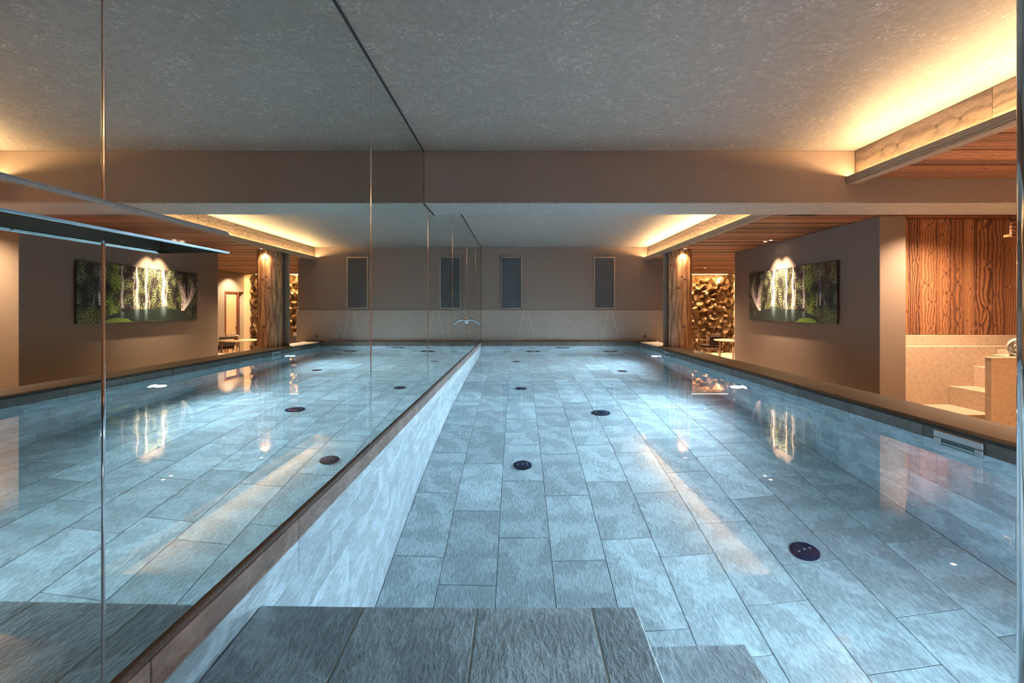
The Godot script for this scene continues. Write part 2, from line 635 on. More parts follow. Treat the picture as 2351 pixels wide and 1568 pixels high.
	wtr.roughness = 0.0
	wtr.refraction_enabled = true
	wtr.refraction_scale = 0.0333
	M.water = wtr

# ------------------------------------------------------------------ the room
func build_shell() -> void:
	var c := setting("ceiling", "grey trowelled plaster ceiling over the pool")
	blk("plaster_slab", c, -1.1, 3.39, CEIL, CEIL + 0.2, -2.0, FARW + 0.1, M.plaster)
	blk("upper_slab", c, 3.39, 8.4, CEIL, CEIL + 0.2, -2.0, 18.2, M.plaster)
	var b := setting("beam", "taupe painted ceiling beam crossing the pool with a grey plaster underside")
	blk("beam_core", b, MIR, 8.2, 2.03, CEIL, 4.71, 5.28, M.paint)
	blk("beam_soffit", b, MIR, 8.2, 2.018, 2.03, 4.71, 5.28, M.plaster, 0.002)
	# wooden ceiling: boards laid across the walkway, each a piece of its own
	var wc := setting("ceiling_wood", "ceiling of reclaimed brown spruce boards above the walkway")
	var widths := [0.16, 0.20, 0.24, 0.18]
	var meshes := []
	for i in 16:
		meshes.append(board_mesh(4.79, widths[i % 4] - 0.006, 0.03, i % 8, i * 0.137))
	for seg in [[-1.98, 4.70], [5.29, 17.75]]:
		var d: float = seg[0]
		var i := rng.randi() % 4
		while d < seg[1]:
			var mi := (i * 5 + i / 3) % 16
			var w: float = widths[mi % 4]
			if d + w > seg[1]:
				break
			put("plank", meshes[mi], M.wood[(i * 7 + i / 4) % 4], wc, P(3.405 + 2.395, WOODY + 0.015 + [0.0, 0.006, 0.002, 0.009][(i * 3) % 4], d + w / 2))
			d += w
			i += 1
	var f := setting("floor", "brown stone floor of the lower walkway and lounge")
	blk("floor_slab", f, 3.62, 8.4, DECK - 0.2, DECK, -2.0, 18.2, M.deck)
	var wr := setting("wall_right", "brown painted wall closing the walkway")
	blk("wall_panel", wr, 8.2, 8.4, DECK, CEIL, -2.0, 16.2, M.paint)
	var wn := setting("wall_near", "brown painted wall behind the near end of the pool")
	blk("wall_panel", wn, -1.1, 8.4, DECK, CEIL, -2.2, -2.0, M.paint)
	var wl := setting("wall_left", "masonry wall carrying the mirror")
	blk("wall_panel", wl, -1.15, MIR - 0.012, -0.1, CEIL, -2.0, FARW + 0.3, M.paint)

func tile_grid(parent: Node3D, kind: String) -> void:
	var k := 0
	if kind == "floor":
		var xs := [LW, -0.543, -0.143, 0.257, 0.657, 1.057, 1.457, 1.857, 2.257, 2.657, RW]
		var off := [0.30, 0.05, 0.52, 0.27, 0.48, 0.27, 0.60, 0.10, 0.40, 0.20]
		for ci in 10:
			var w: float = xs[ci + 1] - xs[ci] - 0.004
			var variants := []
			for v in 5:
				variants.append(tile_mesh(0.796, w, 0.012, Vector2(rng.randf() * 0.49, rng.randf() * 0.45)))
			var d: float = off[ci] - 0.8
			while d < 12.0:
				var d0 := maxf(d, -0.4)
				var d1 := minf(d + 0.8, 12.0)
				if d1 - d0 > 0.03:
					var me: Mesh = variants[rng.randi() % 5] if d1 - d0 > 0.79 else tile_mesh(d1 - d0 - 0.004, w, 0.012, Vector2(0.1, 0.2))
					var o := put("tile", me, M.slate[rng.randi() % 5], parent, P((xs[ci] + xs[ci + 1]) / 2, -1.906, (d0 + d1) / 2))
					o.rotation.y = PI / 2 if k % 2 == 0 else -PI / 2
					k += 1
				d += 0.8
		return
	var ys := [-0.012, -0.313, -0.713, -1.113, -1.513, -1.9]
	var shift := [0.78, 0.32, 0.58, 0.12, 0.45]
	for ri in 5:
		var hh: float = ys[ri] - ys[ri + 1] - 0.003
		var variants := []
		for v in 5:
			variants.append(tile_mesh(0.797, hh, 0.012, Vector2(rng.randf() * 0.49, rng.randf() * 0.45)))
		var lo := -0.4 if kind != "far" else LW
		var hi := 12.0 if kind != "far" else RW
		var d: float = lo - 0.8 + shift[ri]
		while d < hi:
			var d0 := maxf(d, lo)
			var d1 := minf(d + 0.8, hi)
			if d1 - d0 > 0.03:
				var me: Mesh = variants[rng.randi() % 5] if d1 - d0 > 0.79 else tile_mesh(d1 - d0 - 0.003, hh, 0.012, Vector2(0.1, 0.2))
				var y: float = (ys[ri] + ys[ri + 1]) / 2
				var mm: Material = M.slate[rng.randi() % 5] if kind != "left" else M.pale_slate[rng.randi() % 3]
				var o: MeshInstance3D
				if kind == "right":
					o = put("tile", me, mm, parent, P(RW + 0.006, y, (d0 + d1) / 2))
					o.basis = Basis(Vector3(0, 0, -1), Vector3(-1, 0, 0), Vector3(0, 1, 0))
				elif kind == "left":
					o = put("tile", me, mm, parent, P(LW - 0.006, y, (d0 + d1) / 2))
					o.basis = Basis(Vector3(0, 0, 1), Vector3(1, 0, 0), Vector3(0, 1, 0))
				else:
					o = put("tile", me, mm, parent, P((d0 + d1) / 2, y, 12.006))
					o.basis = Basis(Vector3(1, 0, 0), Vector3(0, 0, 1), Vector3(0, -1, 0))
			d += 0.8

# dry course of darker stone just above the water line
func dry_course(parent: Node3D, kind: String) -> void:
	var m := []
	for v in 3:
		m.append(tile_mesh(0.797, 0.096, 0.012, Vector2(0.1 + 0.13 * v, 0.12 + 0.2 * v)))
	var d := -0.4 + 0.78 - 0.8 if kind != "far" else LW
	var hi := 12.0 if kind != "far" else RW
	var k := 0
	while d < hi - 0.02:
		var d1 := minf(d + 0.8, hi)
		var me: Mesh = m[k % 3] if d1 - d > 0.79 else tile_mesh(d1 - d - 0.003, 0.096, 0.012, Vector2(0.2, 0.3))
		var c := (d + d1) / 2
		var o: MeshInstance3D
		if kind == "right":
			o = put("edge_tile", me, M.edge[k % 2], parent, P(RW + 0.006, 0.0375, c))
			o.basis = Basis(Vector3(0, 0, -1), Vector3(-1, 0, 0), Vector3(0, 1, 0))
		elif kind == "left":
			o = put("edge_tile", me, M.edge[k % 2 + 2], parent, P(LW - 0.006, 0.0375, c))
			o.basis = Basis(Vector3(0, 0, 1), Vector3(1, 0, 0), Vector3(0, 1, 0))
		else:
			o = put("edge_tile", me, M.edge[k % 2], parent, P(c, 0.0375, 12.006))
			o.basis = Basis(Vector3(1, 0, 0), Vector3(0, 0, 1), Vector3(0, -1, 0))
		d = d1
		k += 1

func build_pool() -> void:
	var pf := setting("pool_floor", "pool floor of long grey slate tiles under clear water")
	blk("screed", pf, LW - 0.1, RW + 0.1, -2.1, -1.911, -0.5, 12.15, M.grout)
	tile_grid(pf, "floor")
	var pr := setting("pool_wall_right", "slate tiled pool wall with the underwater lamps")
	blk("masonry", pr, RW + 0.011, 3.62, -2.1, 0.085, -0.5, 12.15, M.grout)
	tile_grid(pr, "right")
	dry_course(pr, "right")
	var pl := setting("pool_wall_left", "slate tiled pool wall below the mirror")
	blk("masonry", pl, LW - 0.2, LW - 0.011, -2.1, 0.082, -0.5, 12.15, M.grout)
	blk("cap", pl, LW - 0.05, LW, 0.087, 0.107, -0.5, 12.0, M.coping)
	tile_grid(pl, "left")
	dry_course(pl, "left")
	var pw := setting("pool_wall_far", "slate tiled end wall of the pool under the stone wainscot")
	blk("masonry", pw, LW - 0.1, RW + 0.011, -2.1, 0.085, 12.011, 12.4, M.grout)
	tile_grid(pw, "far")
	dry_course(pw, "far")
	var pn := setting("pool_wall_near", "slate end wall of the pool beside the entry steps")
	blk("masonry", pn, LW - 0.1, RW + 0.1, -2.1, 0.085, -0.6, -0.4, M.slate[2])
	blk("deck", pn, -1.1, 3.62, 0.0, 0.107, -2.0, -0.41, M.coping)
	# coping slabs along the walkway side and the end
	var cp := setting("coping_trim", "brown stone coping along the edge of the pool")
	var d := -2.0
	while d < FARW:
		var d1 := minf(d + 2.4, FARW)
		blk("slab", cp, RW + 0.085, 3.62, 0.087, 0.108, d + 0.001, d1 - 0.001, M.coping, 0.003)
		blk("rough_edge", cp, RW, RW + 0.085, 0.087, 0.106, d + 0.001, d1 - 0.001, M.rough_stone, 0.003)
		d = d1
	blk("slab", cp, LW, RW, 0.087, 0.108, 12.0, FARW, M.coping, 0.003)
	# entry steps under water
	var es := thing("entry_steps", "dark slate steps descending into the water beside the mirror", "steps", P(0.1, -1.9, 1.0))
	blk("landing_block", es, LW, 0.427, -1.9, -0.213, -0.39, 1.685, M.slate[1])
	for gx in [-0.548, -0.141, 0.267]:
		blk("grout_joint", es, gx - 0.0035, gx + 0.0035, -0.213, -0.2025, -0.38, 1.686, M.step_grout, 0.0005)
	blk("lower_block", es, 0.425, 0.815, -1.9, -0.463, -0.39, 1.683, M.grout)
	blk("bottom_block", es, 0.815, 1.2, -1.9, -0.713, -0.39, 1.683, M.grout)
	var xs := [LW, -0.548, -0.141, 0.267, 0.429]
	for ci in 4:
		for di in 3:
			var a: float = [1.69, 0.89, 0.09][di]
			var bnd: float = [0.89, 0.09, -0.39][di]
			var w: float = xs[ci + 1] - xs[ci] - 0.006
			var o := put("tread_tile", tile_mesh(a - bnd - 0.006, w, 0.014, Vector2(0.02 + 0.12 * ci, 0.45 - 0.13 * ci)), M.step[(ci + di) % 3], es, P((xs[ci] + xs[ci + 1]) / 2, -0.207, (a + bnd) / 2))
			o.rotation.y = PI / 2
	for st in [[0.429, 0.82, -0.457], [0.82, 1.205, -0.707]]:
		for di in 3:
			var a: float = [1.69, 0.89, 0.09][di]
			var bnd: float = [0.89, 0.09, -0.39][di]
			var o := put("tread_tile", tile_mesh(a - bnd - 0.006, st[1] - st[0] - 0.004, 0.014, Vector2(0.3, 0.1)), M.step[(di + 1) % 3], es, P((st[0] + st[1]) / 2, st[2], (a + bnd) / 2))
			o.rotation.y = -PI / 2
	# the water itself
	var wt := BoxMesh.new()
	wt.size = Vector3(RW - LW + 0.01, 1.93, 12.4)
	var wo := put("water", wt, M.water, self, P((RW + LW) / 2, -0.965, 5.802))
	wo.set_meta("kind", "structure")
	wo.set_meta("label", "clear still blue water filling the pool")
	wo.set_meta("category", "water")

# ------------------------------------------------------------------ mirror with its joints
func build_mirror() -> void:
	var o := thing("wall_mirror", "tall mirror of seven panes covering the wall along the pool", "mirror", P(MIR, 0.11, 5.0))
	var joints := [1.058, 3.00, 4.92, 6.81, 8.77, 10.6]
	var edges := [-2.0] + joints + [FARW - 0.01]
	for i in edges.size() - 1:
		blk("pane", o, MIR - 0.006, MIR, 0.108, CEIL - 0.02, edges[i] + 0.001, edges[i + 1] - 0.001, M.mirror, 0.0008)
	for j in joints:
		put("joint_profile", tube_mesh([P(MIR - 0.002, 0.108, j), P(MIR - 0.002, CEIL - 0.02, j)], 0.0055, 10), M.chrome, o, Vector3.ZERO)
	blk("shadow_gap", o, MIR - 0.006, MIR + 0.004, CEIL - 0.02, CEIL, -2.0, 4.71, M.dark_grey, 0.001)  # dark strips stand in for the shadow gap round the mirror
	blk("shadow_gap", o, MIR - 0.006, MIR + 0.004, CEIL - 0.02, CEIL, 5.28, FARW - 0.01, M.dark_grey, 0.001)
	blk("shadow_gap", o, MIR - 0.006, MIR + 0.004, 0.108, CEIL - 0.02, FARW - 0.022, FARW - 0.01, M.dark_grey, 0.001)
	blk("shadow_gap", o, MIR - 0.001, MIR + 0.004, 2.0, 2.017, 4.71, 5.28, M.dark_grey, 0.001)

# ------------------------------------------------------------------ the two cove lights
func build_coves() -> void:
	var n := 0
	for seg in [[-1.9, 4.705], [5.285, FARW - 0.005]]:
		var a: float = seg[0]
		var b: float = seg[1]
		var mid := (a + b) / 2
		var l := b - a
		var o := thing("cove_light", ["weathered wooden cove with hidden warm light, butting against the near face of the beam", "weathered wooden cove with hidden warm light, running from the beam to the end wall"][n], "cove light", P(3.35, 2.2, mid), "wooden light coves")
		n += 1
		# fascia boards, butt-jointed
		var cuts := [a, a + l * 0.45 if n == 1 else a + l * 0.5, b]
		if n == 1:
			cuts = [a, 2.62, b]
			cuts[1] = 3.35
		for i in 2:
			var bl: float = cuts[i + 1] - cuts[i] - 0.002
			var f := put("fascia_board", board_mesh(bl, 0.335, 0.025, 2 + i * 3, 0.2 * i), M.pale_wood, o, P(3.397, 2.377, (cuts[i] + cuts[i + 1]) / 2))
			f.basis = Basis(Vector3(0, 0, -1), Vector3(-1, 0, 0), Vector3(0, 1, 0))
		var lip := put("lip_board", board_mesh(l, 0.076, 0.028, 6, 0.3), M.grey_wood, o, P(3.308, 2.246, mid))
		lip.basis = Basis(Vector3(0, 0, -1), Vector3(-1, 0, 0), Vector3(0, 1, 0))
		var bot := put("bottom_board", board_mesh(l, 0.062, 0.02, 1, 0.1), M.grey_wood, o, P(3.353, 2.2185, mid))
		bot.rotation.y = PI / 2
		blk("strip_rail", o, 3.36, 3.384, 2.229, 2.262, a + 0.02, b - 0.02, M.alu, 0.001)
		blk("led_strip", o, 3.362, 3.374, 2.262, 2.266, a + 0.02, b - 0.02, M.led, 0.001)
		area(o, P(3.366, 2.272, mid), Vector3(-1, 0.3, 0), Vector3(0, 0, 1), Vector2(l - 0.05, 0.014), WARM, 4.1 * l / 6.6)
		area(o, P(3.372, 2.274, mid), Vector3(0.35, 1, 0), Vector3(0, 0, 1), Vector2(l - 0.05, 0.006), WARM, 0.9 * l / 6.6)

# ------------------------------------------------------------------ end wall
func build_far_wall() -> void:
	var w := setting("wall_far", "taupe painted end wall above a stone wainscot")
	blk("painted_panel", w, MIR - 0.1, 3.815, 0.9, CEIL, FARW, FARW + 0.3, M.paint)
	var st := begin()
	var f := func(p: Vector3, a: int) -> Vector2:
		return Vector2(p.x / 2.178 + 0.5, 0.5 - p.y / 0.806) if a == 2 else Vector2(0.5, 0.5)
	cbox(st, Vector3.ZERO, Vector3(2.176, 0.806, 0.33), 0.002, f)
	var sm := st.commit()
	for k in 3:
		var x0 := 0.238 + 2.178 * (k - 1)
		if k == 0:
			var st0 := begin()
			var f0 := func(p: Vector3, a: int) -> Vector2:
				return Vector2((p.x + 0.584) / 2.178 + 0.4637, 0.5 - p.y / 0.806) if a == 2 else Vector2(0.5, 0.5)
			cbox(st0, Vector3.ZERO, Vector3(1.168, 0.806, 0.33), 0.002, f0)
			put("slab", st0.commit(), M.slab, w, P(0.238 - 0.585, 0.511, FARW + 0.15))
		elif k == 1:
			put("slab", sm, M.slab, w, P(x0 + 1.089, 0.511, FARW + 0.15))
		else:
			var st2 := begin()
			var f2 := func(p: Vector3, a: int) -> Vector2:
				return Vector2((p.x + 0.717) / 2.178, 0.5 - p.y / 0.806) if a == 2 else Vector2(0.5, 0.5)
			cbox(st2, Vector3.ZERO, Vector3(1.434, 0.806, 0.33), 0.002, f2)
			put("slab", st2.commit(), M.slab, w, P(x0 + 0.717, 0.511, FARW + 0.15))
	# ventilation grilles
	var labels := ["dark slatted ventilation grille beside the mirror on the end wall", "dark slatted ventilation grille beside the wooden cove on the end wall"]
	for k in 2:
		var x0: float = [-0.418, 1.992][k]
		var g := thing("ventilation_grille", labels[k], "grille", P(x0 + 0.275, 0.95, FARW), "ventilation grilles on the end wall")
		var x1 := x0 + 0.552
		blk("back_panel", g, x0 + 0.01, x1 - 0.01, 0.955, 2.285, FARW - 0.012, FARW - 0.002, M.black)
		blk("frame", g, x0, x0 + 0.028, 0.95, 2.295, FARW - 0.035, FARW - 0.001, M.alu)
		blk("frame", g, x1 - 0.028, x1, 0.95, 2.295, FARW - 0.035, FARW - 0.001, M.alu)
		blk("frame", g, x0 + 0.028, x1 - 0.028, 2.265, 2.295, FARW - 0.035, FARW - 0.001, M.alu)
		blk("frame", g, x0 + 0.028, x1 - 0.028, 0.95, 0.972, FARW - 0.035, FARW - 0.001, M.alu)
		var sl := begin()
		var base := P(x0 + 0.276, 0.95, FARW)
		for i in 46:
			cbox(sl, P(x0 + 0.276, 0.985 + i * 0.0279, FARW - 0.024) - base, Vector3(0.494, 0.011, 0.010), 0.002, flat_uv)
		for i in 17:
			cbox(sl, P(x0 + 0.042 + i * 0.0295, 1.618, FARW - 0.015) - base, Vector3(0.006, 1.29, 0.005), 0.001, flat_uv)
		var so := put("slats", sl.commit(), M.slat, g, base)
		so.set_meta("kind", "stuff")
	# power sockets in the wainscot
	var spots := [[2.828, "pale square power socket low on the stone wainscot, further from the column"], [2.918, "pale square power socket low on the stone wainscot, nearer the column"]]
	for s in spots:
		var q := thing("power_socket", s[1], "socket", P(s[0], 0.235, FARW), "power sockets on the wainscot")
		blk("plate", q, s[0] - 0.037, s[0] + 0.037, 0.198, 0.272, FARW - 0.028, FARW - 0.014, M.plate, 0.006)
		var dm := put("dial", lathe_mesh([Vector2(0, 0), Vector2(0.021, 0), Vector2(0.023, 0.002), Vector2(0.019, 0.004), Vector2(0, 0.004)], 20), M.alu, q, P(s[0], 0.235, FARW - 0.028))
		dm.rotation.x = PI / 2
	var q2 := thing("cover_plate", "small brown blank cover plate on the stone wainscot near the column", "cover plate", P(3.32, 0.235, FARW))
	blk("plate", q2, 3.285, 3.355, 0.2, 0.27, FARW - 0.024, FARW - 0.014, mat(Color(0.36, 0.28, 0.22), 0.5), 0.004)
	blk("button", q2, 3.305, 3.335, 0.22, 0.25, FARW - 0.028, FARW - 0.024, mat(Color(0.30, 0.23, 0.18), 0.5), 0.002)

# ------------------------------------------------------------------ picture wall, column, lamps of the walkway
func downlight(label: String, x: float, d: float, aim: Vector3, e: float, angle: float, blend := 0.6, group := "recessed ceiling spots") -> void:
	var o := thing("ceiling_spot", label, "spotlight", P(x, WOODY, d), group)
	put("ring", lathe_mesh([Vector2(0.030, 0.004), Vector2(0.033, -0.006), Vector2(0.045, -0.007), Vector2(0.047, 0.0), Vector2(0.047, 0.004)], 28), M.steel, o, P(x, WOODY, d))
	put("lens", lathe_mesh([Vector2(0, -0.001), Vector2(0.031, -0.001), Vector2(0.031, 0.003), Vector2(0, 0.003)], 24), M.lens, o, P(x, WOODY, d))
	spot(o, P(x, WOODY - 0.012, d), aim, SPOTC, e, angle, 0.02, blend)

func build_walkway() -> void:
	var w := setting("wall_picture", "taupe painted freestanding wall carrying the waterfall picture")
	blk("wall_block", w, 5.0, 5.36, DECK, WOODY + 0.002, 6.48, 10.8, M.paint)
	var pic := thing("wall_picture_print", "wide frameless print of a mossy waterfall on the taupe wall", "picture", P(5.0, 0.72, 8.655))
	blk("backing", pic, 4.958, 4.978, 0.72, 1.705, 7.28, 10.03, M.black, 0.001)
	blk("hanger_rail", pic, 4.978, 5.0, 1.45, 1.50, 7.6, 9.7, M.alu, 0.002)
	blk("hanger_rail", pic, 4.978, 5.0, 0.92, 0.97, 7.6, 9.7, M.alu, 0.002)
	var st := begin()
	poly(st, [P(4.957, 0.721, 10.029), P(4.957, 0.721, 7.281), P(4.957, 1.704, 7.281), P(4.957, 1.704, 10.029)], Vector3(-1, 0, 0), [Vector2(0, 1), Vector2(1, 1), Vector2(1, 0), Vector2(0, 0)])
	put("print", st.commit(), M.print, pic, Vector3.ZERO)
	downlight("recessed spot over the waterfall picture, the one farther from the beam", 4.74, 8.98, P(4.98, 0.0, 9.1), 3.8, 36, 1.0, "picture spots")
	downlight("recessed spot over the waterfall picture, the one closer to the beam", 4.74, 8.78, P(4.98, 0.0, 8.6), 3.8, 36, 1.0, "picture spots")
	downlight("recessed spot grazing the front of the round log column", 3.60, 10.06, P(3.62, 0.1, 10.12), 0.5, 60)
	downlight("recessed spot above the stone stairs", 5.46, 5.88, P(5.7, 0.0, 5.95), 4.2, 68, 1.0)
	downlight("added unseen recessed spot above the walkway beside the skimmer", 5.2, 2.6, P(5.2, -0.7, 2.6), 25.0, 50, 1.0)  # added out of view to warm the coping and light the deck
	downlight("added unseen recessed spot above the walkway beside the pool steps", 5.2, 0.2, P(5.2, -0.7, 0.2), 25.0, 50, 1.0)  # also added out of view, bounces light off the deck to the boards
	downlight("added unseen recessed spot above the walkway past the log column", 4.6, 12.6, P(4.6, -0.7, 12.4), 15.0, 60, 1.0)  # added spot hidden by the log, lifts the boards by deck bounce
	# log column and the boards behind it
	var col := thing("log_column", "thick round debarked log column with cracks and knots on the coping", "column", P(3.62, 0.108, 10.43))
	var prof := []
	for i in 24:
		prof.append(Vector2(0.246 + 0.004 * sin(i * 1.3), (WOODY - 0.108) * i / 23.0))
	put("trunk", lathe_mesh(prof, 48, 0.012, 2.0), M.log, col, P(3.62, 0.108, 10.43))
	for k in 3:
		var cr := begin()
		for j in 6:
			cbox(cr, Vector3(0.002 * sin(j * 2.0 + k), 0.16 + j * 0.17, 0), Vector3(0.005 + 0.003 * (j % 2), 0.175, 0.012), 0.002, flat_uv)
		var an: float = [-0.5, 0.35, 0.9][k]
		var c := put("crack", cr.commit(), mat(Color(0.22, 0.12, 0.07), 0.9), col, P(3.62 + sin(an) * 0.241, 0.25 + 0.4 * k, 10.43 - cos(an) * 0.241))
		c.rotation.y = -an
	var post := thing("board_post", "grey weathered upright boards standing behind the log column", "post", P(3.5, 0.108, 10.8))
	for k in 2:
		var x: float = [3.40, 3.56][k]
		var o := put("board", board_mesh(WOODY - 0.108, [0.085, 0.2][k], 0.06, 3 + 2 * k, 0.4 * k), M.grey_wood, post, P(x, (WOODY + 0.108) / 2, 10.78 + 0.03 * k))
		o.basis = Basis(Vector3(0, 1, 0), Vector3(0, 0, 1), Vector3(1, 0, 0))
	# black oblong air outlets in the wooden ceiling
	var at := [[3.89, 6.42, "black oblong air outlet in the wooden ceiling next to the beam"], [6.1, 15.5, "black oblong air outlet in the wooden ceiling over the lounge"]]
	for a in at:
		var v := thing("air_outlet", a[2], "air outlet", P(a[0], WOODY, a[1]), "air outlets in the wooden ceiling")
		blk("rim", v, a[0] - 0.19, a[0] + 0.19, WOODY - 0.006, WOODY + 0.004, a[1] - 0.05, a[1] + 0.05, M.black, 0.002)
		blk("grid", v, a[0] - 0.16, a[0] + 0.16, WOODY - 0.010, WOODY - 0.006, a[1] - 0.03, a[1] + 0.03, M.dark_grey, 0.001)

# ------------------------------------------------------------------ stairs, plank wall, towels
func build_stairs() -> void:
	var s := thing("stone_stairs", "sand coloured granite stairs climbing away from the pool", "stairs", P(6.2, DECK, 6.2))
	var steps := [[5.5, 5.97, -0.36], [5.97, 6.30, -0.105], [6.30, 6.63, 0.17], [6.63, 8.19, 0.40]]
	for st in steps:
		blk("step", s, st[0], st[1], DECK, st[2], 5.865, 6.495, M.stone)
	var w := setting("wall_stone", "sand coloured granite dado wall behind the stairs")
	blk("dado", w, 5.36, 8.2, DECK, 0.44, 6.50, 6.70, M.stone)
	blk("upstand", w, 5.36, 8.2, 0.44, 0.587, 6.66, 6.80, M.stone)
	var p := setting("wall_planks", "wall of upright reclaimed brown boards above the granite")
	var x := 5.36
	var i := 0
	while x < 8.15:
		var wd: float = [0.20, 0.16, 0.24, 0.18][i % 4]
		var o := put("plank", board_mesh(WOODY - 0.59, wd - 0.003, 0.03, (i * 3 + 1) % 8, i * 0.31), M.wood[(i * 3) % 3], p, P(x + wd / 2, (WOODY + 0.59) / 2, 6.685 + 0.004 * (i % 3)))
		o.basis = Basis(Vector3(0, 1, 0), Vector3(0, 0, 1), Vector3(1, 0, 0))
		x += wd
		i += 1
	blk("masonry", p, 5.36, 8.2, 0.587, WOODY, 6.71, 6.9, M.paint)
	var b := thing("balustrade_block", "low brown granite block in front of the stairs carrying rolled towels", "block", P(6.8, DECK, 5.68))
	blk("front_panel", b, 5.55, 8.19, DECK, 0.37, 5.5, 5.58, M.stone)
	blk("rear_body", b, 5.93, 8.19, DECK, 0.37, 5.58, 5.86, M.stone)
	blk("cover_slab", b, 5.548, 8.19, 0.37, 0.392, 5.497, 5.58, M.stone)
	blk("cover_slab", b, 5.93, 8.19, 0.37, 0.392, 5.58, 5.86, M.stone)
	var bh := thing("wooden_bulkhead", "short dropped wooden beam under the ceiling above the granite block", "bulkhead", P(7.1, 1.845, 5.8))
	for k in 2:
		var fo := put("board", board_mesh(2.1, 0.193, 0.03, 4 + k, 0.3 * k), M.wood[k], bh, P(7.1, 1.941 + 0.195 * k, 5.765))
		fo.basis = Basis(Vector3(1, 0, 0), Vector3(0, 0, -1), Vector3(0, 1, 0))
	put("board", board_mesh(2.1, 0.07, 0.03, 2, 0.2), M.wood[2], bh, P(7.1, 1.86, 5.816))
	# rolled towels
	var roll := begin()
	var prof := []
	for k in 74:
		var a := k / 73.0 * TAU * 3.0
		prof.append([Vector2(cos(a), sin(a)) * (0.018 + 0.078 * k / 73.0), 0.0105])
	for k in 73:
		var p0: Vector2 = prof[k][0]
		var p1: Vector2 = prof[k + 1][0]
		for side in [-1.0, 1.0]:
			var q0: Vector2 = p0 + p0.normalized() * 0.0115 * side
			var q1: Vector2 = p1 + p1.normalized() * 0.0115 * side
			var rr := 0.008 * sin(k * 0.9)
			poly(roll, [Vector3(q0.x, q0.y, 0.16 + rr), Vector3(q1.x, q1.y, 0.16 + rr), Vector3(q1.x, q1.y, -0.16), Vector3(q0.x, q0.y, -0.16)], Vector3(p0.x, p0.y, 0) * side, [Vector2(k * 0.04, 0), Vector2(k * 0.04 + 0.04, 0), Vector2(k * 0.04 + 0.04, 1), Vector2(k * 0.04, 1)])
		for e in [1.0, -1.0]:
			var o0 := p0 + p0.normalized() * 0.0115
			var o1 := p1 + p1.normalized() * 0.0115
			var i0 := p0 - p0.normalized() * 0.0115
			var i1 := p1 - p1.normalized() * 0.0115
			var m0 := Vector3(p0.x, p0.y, (0.16 + 0.008 * sin(k * 0.9) + 0.008) * e if e > 0 else -0.168)
			var m1 := Vector3(p1.x, p1.y, (0.16 + 0.008 * sin(k * 0.9) + 0.008) * e if e > 0 else -0.168)
			var zz := (0.16 + 0.008 * sin(k * 0.9)) if e > 0 else -0.16
			poly(roll, [Vector3(o0.x, o0.y, zz), Vector3(o1.x, o1.y, zz), m1, m0], Vector3(0, 0, e), [Vector2(0, 0), Vector2(0.1, 0), Vector2(0.1, 0.1), Vector2(0, 0.1)])
			poly(roll, [m0, m1, Vector3(i1.x, i1.y, zz), Vector3(i0.x, i0.y, zz)], Vector3(0, 0, e), [Vector2(0, 0.1), Vector2(0.1, 0.1), Vector2(0.1, 0.2), Vector2(0, 0.2)])
	var rm := roll.commit()
	for t in [[6.09, 0.502, "white rolled towel lying on the granite block by its free end"], [6.40, 0.502, "white rolled towel lying on the granite block under the stack"], [6.24, 0.683, "white rolled towel on top of two others"]]:
		var to := thing("rolled_towel", t[2], "towel", P(t[0], t[1] - 0.108, 5.71), "rolled towels on the granite block")
		var r := put("roll", rm, M.towel, to, P(t[0], t[1], 5.71))
		r.basis = Basis(Vector3.UP, -0.815) * Basis(Vector3(0, 0, 1), t[0] * 9.0)

